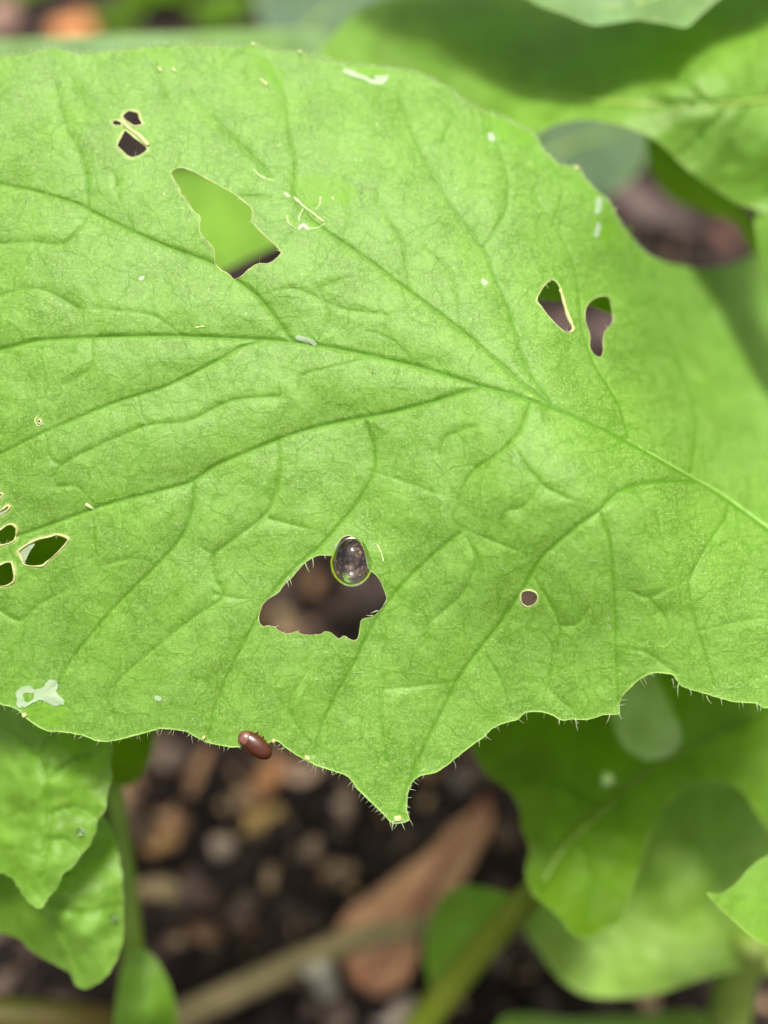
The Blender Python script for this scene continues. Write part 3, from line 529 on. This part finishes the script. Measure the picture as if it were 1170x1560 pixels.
# far glaucous leaves behind
Leaf('leaf', 'blurred grey green leaf in the gap between the eaten and the cupped leaf', [(720, 150), (800, 130), (900, 140), (985, 180), (985, 240), (960, 275), (925, 300), (880, 330), (800, 330), (730, 260)], [(720, 150, 24), (980, 180, 23), (960, 280, 21), (800, 330, 21), (850, 220, 21.5)], M_GLAUC, spacing=10, seed=18, rough_amp=10, major=[([(740, 290), (850, 230), (970, 190)], 8)], midrib=[(740, 290), (850, 230), (970, 190)], mid_r=.08)
Leaf('leaf', 'blurred grey green leaf behind the top edge, left of the cupped leaf', [(380, -60), (480, -80), (640, -40), (620, 60), (560, 120), (470, 130), (410, 100), (400, 40)], [(380, -60, 28), (640, -40, 27), (560, 110, 24), (410, 100, 24.5)], M_GLAUC, spacing=12, seed=19, rough_amp=10, major=[([(420, 90), (500, 20), (600, -40)], 8)], midrib=[(420, 90), (500, 20), (600, -40)], mid_r=.09)
Leaf('leaf', 'long pale blurred leaf blade lying level behind the far edge', [(-160, 78), (-40, 62), (60, 58), (180, 52), (300, 48), (400, 44), (500, 50), (520, 78), (440, 110), (300, 118), (150, 120), (0, 130), (-150, 130)], [(-160, 90, 17.5), (60, 70, 17), (300, 60, 17), (500, 60, 18), (150, 118, 16.2), (-100, 130, 16.6)], M_PALE, spacing=9, seed=20, rough_amp=6, major=[([(-150, 105), (150, 88), (480, 70)], 6)], midrib=[(-150, 105), (150, 88), (480, 70)], mid_r=.05)
# lower right: shaded leaf with a pale teardrop patch, its petiole and basal lobe, and the leaves round it
DARK = Leaf('leaf', 'shaded deep green leaf at lower right with a pale teardrop patch', [(716, 1120), (728, 1160), (748, 1185), (775, 1206), (790, 1228), (794, 1260), (806, 1292), (800, 1330), (812, 1362), (838, 1384), (856, 1402), (872, 1424), (900, 1430), (918, 1416), (940, 1408), (956, 1380), (968, 1340), (985, 1290), (1005, 1240), (1040, 1205), (1085, 1190), (1130, 1205), (1160, 1250), (1200, 1290), (1300, 1260), (1340, 1100), (1280, 960), (1100, 900), (900, 940), (760, 1020)],
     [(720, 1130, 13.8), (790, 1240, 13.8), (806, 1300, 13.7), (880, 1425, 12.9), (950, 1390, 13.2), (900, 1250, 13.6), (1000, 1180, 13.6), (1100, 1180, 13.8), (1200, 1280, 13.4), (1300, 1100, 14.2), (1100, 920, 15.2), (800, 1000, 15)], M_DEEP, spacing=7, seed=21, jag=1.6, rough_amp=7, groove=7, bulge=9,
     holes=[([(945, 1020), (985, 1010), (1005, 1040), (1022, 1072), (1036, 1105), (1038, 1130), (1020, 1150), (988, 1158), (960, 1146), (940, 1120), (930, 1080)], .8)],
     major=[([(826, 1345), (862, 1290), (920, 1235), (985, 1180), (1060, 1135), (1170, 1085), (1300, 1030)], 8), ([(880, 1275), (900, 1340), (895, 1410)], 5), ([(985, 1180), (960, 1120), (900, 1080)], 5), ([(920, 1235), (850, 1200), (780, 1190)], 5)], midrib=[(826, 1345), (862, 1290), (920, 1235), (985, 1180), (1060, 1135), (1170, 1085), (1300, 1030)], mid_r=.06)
def stalk(name, pts, r0, r1, mat, parent, n=10):
    q = np.array([at(x, y, d) for x, y, d in pts]); t = np.linspace(0, 1, 24); k = np.linspace(0, 1, len(q)); P = np.stack([np.interp(t, k, q[:, i]) for i in range(3)], -1)
    for _ in range(3): P[1:-1] = (P[:-2]+2*P[1:-1]+P[2:])/4
    V, F = tube(P, r0+(r1-r0)*t, n); return new_obj(name, V, F, mat, parent)
stalk('petiole', [(560, 1680, 18.5), (650, 1550, 17.5), (705, 1480, 16.6), (760, 1415, 15.4), (812, 1362, 14.2), (850, 1305, 13.75)], .30, .17, M_OLIVE, DARK.root)
Leaf('basal_lobe', None, [(672, 1368), (700, 1350), (738, 1352), (780, 1362), (800, 1350), (812, 1372), (770, 1420), (730, 1470), (700, 1500), (668, 1530), (650, 1480), (648, 1430)], [(672, 1368, 16.6), (790, 1360, 14.9), (760, 1430, 15.5), (660, 1500, 17.2), (650, 1440, 17.2)], M_LIT, spacing=8, seed=22, parent=DARK.root)
Leaf('leaf', 'broad pale green leaf low at right under the shaded leaf', [(900, 1000), (1060, 1000), (1300, 1100), (1320, 1300), (1250, 1420), (1150, 1470), (1075, 1490), (1010, 1512), (950, 1520), (890, 1516), (850, 1490), (820, 1450), (795, 1410), (800, 1370), (830, 1320), (880, 1200), (890, 1080)],
     [(900, 1000, 17.5), (1100, 1000, 17.5), (1300, 1100, 16.5), (1250, 1420, 15.6), (1000, 1515, 15.2), (820, 1440, 15.8), (880, 1200, 17.0), (1050, 1300, 15.6)], M_LOW, spacing=8, seed=23, rough_amp=7, jag=1.4, major=[([(1300, 1250), (1150, 1290), (1000, 1330), (860, 1420)], 7), ([(1150, 1290), (1080, 1370), (1050, 1450)], 5), ([(1080, 1310), (1000, 1230), (960, 1180)], 5)], midrib=[(1300, 1250), (1150, 1290), (1000, 1330), (860, 1420)], mid_r=.07)
Leaf('leaf', 'small bright leaf with a crisp pointed lobe at the right edge', [(1076, 1360), (1095, 1362), (1110, 1354), (1125, 1342), (1138, 1326), (1160, 1308), (1220, 1285), (1320, 1270), (1360, 1400), (1280, 1460), (1190, 1446), (1165, 1440), (1140, 1424), (1118, 1404), (1096, 1384)], [(1076, 1360, 11.5), (1160, 1308, 11.9), (1165, 1440, 11.4), (1340, 1300, 12.4), (1300, 1440, 12.0)], M_LIT, spacing=6, seed=24, rough_amp=5, major=[([(1330, 1380), (1230, 1375), (1150, 1372), (1100, 1365)], 5)], midrib=[(1330, 1380), (1230, 1375), (1150, 1372), (1100, 1365)], mid_r=.03)
st = empty('stem', at(1110, 1660, 17), 'pale yellow green upright stem at the bottom right corner', 'stem')
stalk('stalk', [(1095, 1680, 17), (1110, 1560, 16.4), (1120, 1490, 15.8), (1150, 1430, 15.2)], .36, .30, M_PALE if False else M_STEM, st)
stalk('side_shoot', [(1118, 1500, 15.9), (1150, 1468, 15.5), (1200, 1470, 15.4)], .2, .14, M_STEM, st)
Leaf('leaf', 'blurred green leaf tip low along the bottom edge', [(760, 1560), (800, 1545), (860, 1552), (960, 1548), (1060, 1540), (1090, 1560), (1080, 1640), (900, 1700), (760, 1640)], [(760, 1560, 18.5), (1080, 1545, 18), (1000, 1690, 18), (800, 1650, 18.4)], M_LIT, spacing=10, seed=25, major=[([(1060, 1600), (900, 1600), (790, 1580)], 6)], midrib=[(1060, 1600), (900, 1600), (790, 1580)], mid_r=.05)
M_TEARDROP = leaf_material('leaf_teardrop', (.31, .47, .15), (.40, .58, .12), .4, .5, .45, fine=False)  # pale sheet filling the teardrop opening
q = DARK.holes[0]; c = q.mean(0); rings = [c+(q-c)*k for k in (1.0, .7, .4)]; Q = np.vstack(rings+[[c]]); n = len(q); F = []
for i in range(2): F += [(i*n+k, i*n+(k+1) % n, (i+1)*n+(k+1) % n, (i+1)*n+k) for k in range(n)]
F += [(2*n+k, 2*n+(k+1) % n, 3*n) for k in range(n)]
z = np.zeros(len(Q)); new_obj('pale_teardrop', at(Q[:, 0], Q[:, 1], DARK.depth(Q)[0]+.015), F, M_TEARDROP, DARK.root, attrs={'vein': z, 'rim': z, 'thin': z, 'leaf_uv': np.c_[Q/60, z]})
pp = [(925, 1187)]; V, F = lump(ICO2, 5, .3); d = DARK.depth(pp)[0][0]; new_obj('pale_spot', at(*pp[0], d-.03)+V*np.array([.1, .1, .06]), F, M_SCAR, DARK.root)
# lower left leaves
Leaf('leaf', 'finely toothed green leaf hanging at lower left just under the big leaf', [(-200, 1060), (0, 1050), (110, 1085), (165, 1112), (172, 1135), (169, 1160), (171, 1185), (164, 1208), (160, 1235), (149, 1252), (143, 1275), (133, 1292), (124, 1300), (110, 1322), (97, 1330), (88, 1352), (76, 1366), (62, 1384), (48, 1378), (36, 1366), (20, 1340), (0, 1330), (-60, 1330), (-200, 1300)],
     [(-200, 1100, 12.6), (0, 1060, 12.1), (160, 1112, 11.9), (168, 1190, 11.7), (140, 1280, 11.5), (60, 1380, 11.5), (38, 1310, 11.5), (-50, 1220, 12.0), (70, 1200, 11.45), (110, 1150, 11.6)], M_LIT, spacing=5, seed=26, jag=3.6, rough_amp=13, groove=9, bulge=9, major=[([(-150, 1090), (0, 1110), (60, 1160), (75, 1240), (62, 1340)], 6), ([(70, 1190), (110, 1160), (150, 1150)], 4), ([(75, 1240), (110, 1230), (145, 1245)], 4), ([(72, 1280), (100, 1280), (120, 1300)], 4), ([(55, 1150), (80, 1120), (110, 1110)], 4)], midrib=[(-150, 1090), (0, 1110), (60, 1160), (75, 1240), (62, 1340)], mid_r=.03)
Leaf('leaf', 'smooth bright green leaf at lower left with a rounded glossy tip', [(-220, 1150), (-40, 1170), (60, 1220), (120, 1260), (150, 1240), (172, 1268), (184, 1320), (187, 1370), (188, 1410), (184, 1445), (172, 1475), (152, 1496), (130, 1507), (115, 1500), (106, 1482), (88, 1472), (70, 1462), (48, 1450), (30, 1432), (12, 1424), (-20, 1418), (-160, 1400), (-260, 1280)],
     [(-220, 1150, 13.6), (-40, 1180, 12.9), (120, 1270, 12.4), (180, 1330, 12.3), (186, 1430, 12.1), (130, 1505, 12.2), (60, 1450, 12.4), (0, 1420, 12.8), (80, 1380, 11.95), (-200, 1390, 13.4), (150, 1400, 11.9)], M_LIT, spacing=6, seed=27, jag=3.0, rough_amp=13, groove=9, bulge=9, major=[([(-230, 1240), (-60, 1280), (40, 1340), (90, 1410), (125, 1490)], 6), ([(40, 1340), (110, 1330), (160, 1300)], 5), ([(70, 1380), (130, 1390), (178, 1380)], 5), ([(10, 1320), (-10, 1380), (-20, 1410)], 5)], midrib=[(-230, 1240), (-60, 1280), (40, 1340), (90, 1410), (125, 1490)], mid_r=.04)
Leaf('leaf', 'dark blurred green leaf tip tucked between the toothed leaf and the soil', [(120, 1080), (200, 1070), (236, 1100), (233, 1140), (222, 1170), (205, 1192), (180, 1198), (150, 1180)], [(120, 1080, 13.8), (236, 1110, 13.8), (190, 1195, 14.0), (150, 1170, 13.9)], M_DEEP, spacing=7, seed=28)
Leaf('leaf', 'small smooth oval leaf at the bottom beside the lower left leaves', [(168, 1640), (172, 1580), (176, 1530), (184, 1482), (198, 1455), (218, 1446), (240, 1464), (258, 1498), (268, 1535), (276, 1580), (270, 1660), (220, 1700)], [(170, 1640, 14.6), (184, 1480, 14.3), (220, 1446, 14.4), (275, 1580, 14.9), (225, 1550, 14.0), (220, 1690, 14.8)], M_LIT, spacing=7, seed=29, major=[([(225, 1680), (222, 1580), (216, 1470)], 5)], midrib=[(225, 1680), (222, 1580), (216, 1470)], mid_r=.035)
st = empty('stem', at(205, 1480, 14.8), 'slender green stem with a reddish side behind the lower left leaves', 'stem')
stalk('stalk', [(172, 1200, 14.4), (186, 1290, 14.6), (196, 1380, 14.8), (204, 1470, 15.2), (200, 1700, 17)], .12, .2, M_STEM, st)
st = empty('stem', at(0, 1550, 16), 'thick olive stem lying level across the bottom left corner', 'stem')
stalk('stalk', [(-120, 1535, 16), (0, 1545, 16), (90, 1550, 16.2), (190, 1560, 16.6)], .30, .26, plain('stem_brown', (.055, .06, .008), (.075, .05, .012), .5, 1.0, .2, .2), st)

def drop(p, d, r, lab):
    V, F = lump(ICO3, 3, .08); P = at(*p, d); o = new_obj('dew_drop', P+V[:, :1]*RT*r+V[:, 1:2]*UP*r+V[:, 2:]*(-FW)*r*.6, F, M_WATER); tag(o, lab, 'water drop')
drop((122, 1268), 11.42, .045, 'tiny dew drop glinting on the toothed lower left leaf')
drop((173, 1400), 12.0, .045, 'tiny dew drop glinting near the edge of the rounded lower left leaf')
# ------------------------------------------------------------------ dry stem, dead leaf, chips and stones on the soil
st = empty('dry_stem', at(290, 1550, 20), 'long dry straw coloured stem slanting over the soil at the bottom', 'stem')
stalk('stalk', [(230, 1575, 20), (285, 1545, 19.8), (400, 1492, 19.4), (480, 1452, 19.2), (560, 1425, 19.0), (640, 1412, 18.8), (705, 1402, 18.6)], .31, .18, M_DRY, st)
stalk('node_knob', [(478, 1462, 19.0), (490, 1485, 19.2), (500, 1510, 19.5)], .34, .22, plain('knob', (.34, .32, .24), (.24, .22, .16), .6, 2), st)
M_DEAD = plain('dead_leaf', (.56, .31, .16), (.42, .20, .10), .6, .8, .3, .3, .0006)
dl_out = spline([(738, 1232), (748, 1255), (728, 1302), (700, 1350), (664, 1392), (640, 1420), (636, 1462), (612, 1502), (575, 1517), (540, 1502), (520, 1462), (512, 1425), (535, 1388), (585, 1350), (640, 1312), (690, 1262)], 8, jag=1.5)
q = dl_out; gp = ground_at(q[:, 0], q[:, 1], .6); cdl = gp.mean(0); n = len(q)
rings = [gp]; axis = np.array([(738, 1232), (560, 1500)], float); a0, a1 = ground_at(*axis[0], .6), ground_at(*axis[1], .6); ad = (a1-a0)/np.linalg.norm(a1-a0)
V = []; 
for s in np.linspace(0, 1, 9):
    for p in gp:
        foot = a0+ad*np.dot(p-a0, ad); x = p*(1-s)+foot*s
        V.append(x+np.array([0, 0, .15+.75*math.sin(s*math.pi/2)*.6+.3*noise.noise((p[0]*1.2, p[1]*1.2, s*2))]))
F = [(i*n+k, i*n+(k+1) % n, (i+1)*n+(k+1) % n, (i+1)*n+k) for i in range(8) for k in range(n)]
dl = empty('dead_leaf', a0, 'long rust brown dead leaf lying slanted on the dark soil', 'dead leaf')
new_obj('blade', V, F, M_DEAD, dl)
pm = np.array([a0+ad*t*np.linalg.norm(a1-a0)+np.array([0, 0, .62]) for t in np.linspace(0, 1, 12)]); V, F = tube(pm, np.linspace(.13, .05, 12), 6); new_obj('midrib', V, F, plain('dead_rib', (.26, .11, .06), (.2, .08, .05), .6, 2), dl)

CM_ = {}
def chip_mat(c):
    if c not in CM_: CM_[c] = plain('chip', c, tuple(x*.62 for x in c), .75, 2.0, .5, .25, .0008)
    return CM_[c]
CHIPS = [('wood_chip', 'pale orange tan wood chip nearest the toothed leaf', 240, 1274, 62, 40, -30, (.56, .33, .14)),
 ('wood_chip', 'mid brown wood chip between the two tan chips left of the bug', 275, 1238, 60, 40, -45, (.40, .23, .12)),
 ('wood_chip', 'yellowish tan wood chip topmost under the leaf edge left of the bug', 305, 1192, 48, 42, -50, (.36, .22, .10)),
 ('twig', 'orange brown strip of bark running up towards the bug', 400, 1185, 110, 36, -60, (.36, .17, .07)),
 ('wood_chip', 'ochre yellow wood chip below the bark strip', 398, 1248, 80, 40, -12, (.40, .26, .09)),
 ('stone', 'small pale round pebble beside the ochre wood chip', 338, 1285, 42, 36, -30, (.40, .31, .23)),
 ('wood_chip', 'pinkish tan curved chip under the leaf edge right of the bug', 482, 1178, 110, 42, 15, (.40, .27, .19)),
 ('stone', 'rosy pale stone just right of the pinkish curved chip', 514, 1226, 46, 60, 0, (.40, .28, .21)),
 ('wood_chip', 'tan chip below the rosy stone', 492, 1282, 66, 36, -25, (.30, .21, .14)),
 ('stone', 'tan pebble alone on black soil left of the dead leaf', 518, 1328, 48, 46, 0, (.28, .19, .11)),
 ('clod', 'broad mauve brown clod of earth in the middle of the soil patch', 312, 1345, 110, 70, -20, (.11, .072, .056)),
 ('wood_chip', 'straw coloured chip touching the stem of the lower left leaves', 226, 1362, 92, 44, -25, (.38, .29, .15)),
 ('clod', 'dull brown clod left of the dry stem', 250, 1440, 80, 60, -20, (.08, .052, .04)),
 ('clod', 'reddish brown clod above the left end of the dry stem', 272, 1492, 50, 40, 20, (.19, .085, .055)),
 ('stone', 'cream pebble beside the upper end of the dead leaf', 645, 1280, 50, 46, 0, (.36, .27, .18)),
 ('stone', 'grey mauve pebble under the big leaf tooth at its right', 700, 1184, 44, 44, 0, (.19, .145, .125)),
 ('stone', 'pinkish pebble behind the edge of the lower left leaves', 186, 1226, 40, 50, 20, (.22, .15, .11)),
 ('stone', 'pale cream stone at the bottom beside the green petiole', 604, 1540, 74, 50, -10, (.40, .34, .26)),
 ('wood_chip', 'orange tan chip showing low in the big middle hole', 462, 965, 80, 44, 10, (.22, .14, .09)),
 ('clod', 'brown clod showing in the left corner of the big middle hole', 422, 916, 60, 60, 0, (.10, .07, .052)),
 ('clod', 'grey mauve clod behind the drop in the big middle hole', 560, 900, 90, 60, 0, (.09, .067, .062)),
 ('wood_chip', 'rosy brown chip seen through the tiny round hole', 806, 912, 60, 50, 0, (.32, .21, .16)),
 ('stone', 'mauve brown stone seen through the pair of right holes', 880, 490, 150, 40, 5, (.14, .10, .09)),
 ('bark_piece', 'long mauve brown piece of bark in the gap at upper right', 985, 318, 140, 50, 30, (.09, .064, .055)),
 ('bark_piece', 'reddish brown bark lump at the right end of the gap', 1110, 350, 46, 30, 20, (.13, .062, .045)),
 ('stone', 'cream stone added out of view to give the large dew drop its white glint', 590, 770, 120, 40, 20, (.42, .36, .28)),  # unseen stone added for the white glint inside the drop
 ('fallen_petal', 'blurred orange fallen petal far off at the top left', 110, 28, 70, 60, 0, (.46, .20, .07)),
 ('stone', 'dull reddish stone at the top left corner', 5, 35, 50, 60, 0, (.24, .15, .11))]
for i, (nm, lab, x, y, w, h, ang, c) in enumerate(CHIPS):
    d = ground_d(y, .3); k = 2*TX*d/1170; a = math.radians(ang)
    sy = 1/max(.35, math.sin(PITCH-math.atan((780-y)/780*TY)))
    V, F = lump(ICO2, i+1, .55, 1.5); L, Wd = w*k*.52, h*k*.52
    lx = V[:, 0]*L; ly = V[:, 1]*Wd
    X = lx*math.cos(a)-ly*math.sin(a); Yp = lx*math.sin(a)+ly*math.cos(a)      # photo axes, y down
    p = ground_at(x, y, .3); th = min(L, Wd)*.5
    W = np.stack([p[0]+X, p[1]-Yp*sy*.9, gz(p[0], p[1])+th*.5+V[:, 2]*th], -1)
    o = new_obj(nm, W, F, chip_mat(c), smooth=(nm == 'stone')); tag(o, lab, {'wood_chip': 'wood chip', 'twig': 'bark strip', 'stone': 'stone', 'clod': 'clod of earth', 'bark_piece': 'bark', 'fallen_petal': 'petal'}[nm])

# low weeds on the ground far behind; last two added unseen to brighten and green the drop
for i, (x, y, r) in enumerate(((40, -20, 1.6), (180, 30, 1.3), (250, -10, 2.2), (340, 20, 2.0), (420, -30, 2.3), (-60, 10, 2), (520, 10, 1.8), (645, 430, 5.0), (700, 620, 3.2))):
    p = ground_at(x, y); p[2] = gz(p[0], p[1])
    t = empty('weed', p, ('low dark weed at the top left corner', 'low dark weed right of the orange petal', 'spreading dark weed above the pale level blade', 'leafy dark weed above the middle of the pale level blade', 'large dark weed at the top edge', 'dark weed beyond the left edge behind the pale blade', 'dark weed behind the grey green leaf at the top', 'green weed added out of view to put green low in the dew drop', 'small weed added out of view to put green at the left of the dew drop')[i], 'weed', 'low weeds far behind')
    for k in range(9):
        a = k*2.4+i; L = r*random.uniform(.7, 1.2); e = random.uniform(.3, .8); d = np.array([math.cos(a)*math.cos(e), math.sin(a)*math.cos(e), math.sin(e)]); sdv = np.array([-math.sin(a), math.cos(a), 0])
        V = []; UVs = []
        for u in np.linspace(0, 1, 7):
            wv = .34*L*math.sin(math.pi*min(1, u*.93+.05))
            for v in (-1, -.4, .4, 1): V.append(p+d*L*u+sdv*wv*v+np.array([0, 0, -.35*L*u*u+.12*abs(v)*L*.5+.1])); UVs.append((u, v, i))
        F = [(a_*4+b_, a_*4+b_+1, a_*4+b_+5, a_*4+b_+4) for a_ in range(6) for b_ in range(3)]
        z = np.zeros(len(V)); new_obj('leaf_blade', V, F, M_DEEP if i < 7 else M_LIT, t, attrs={'vein': z, 'rim': z, 'thin': z, 'leaf_uv': np.array(UVs)})
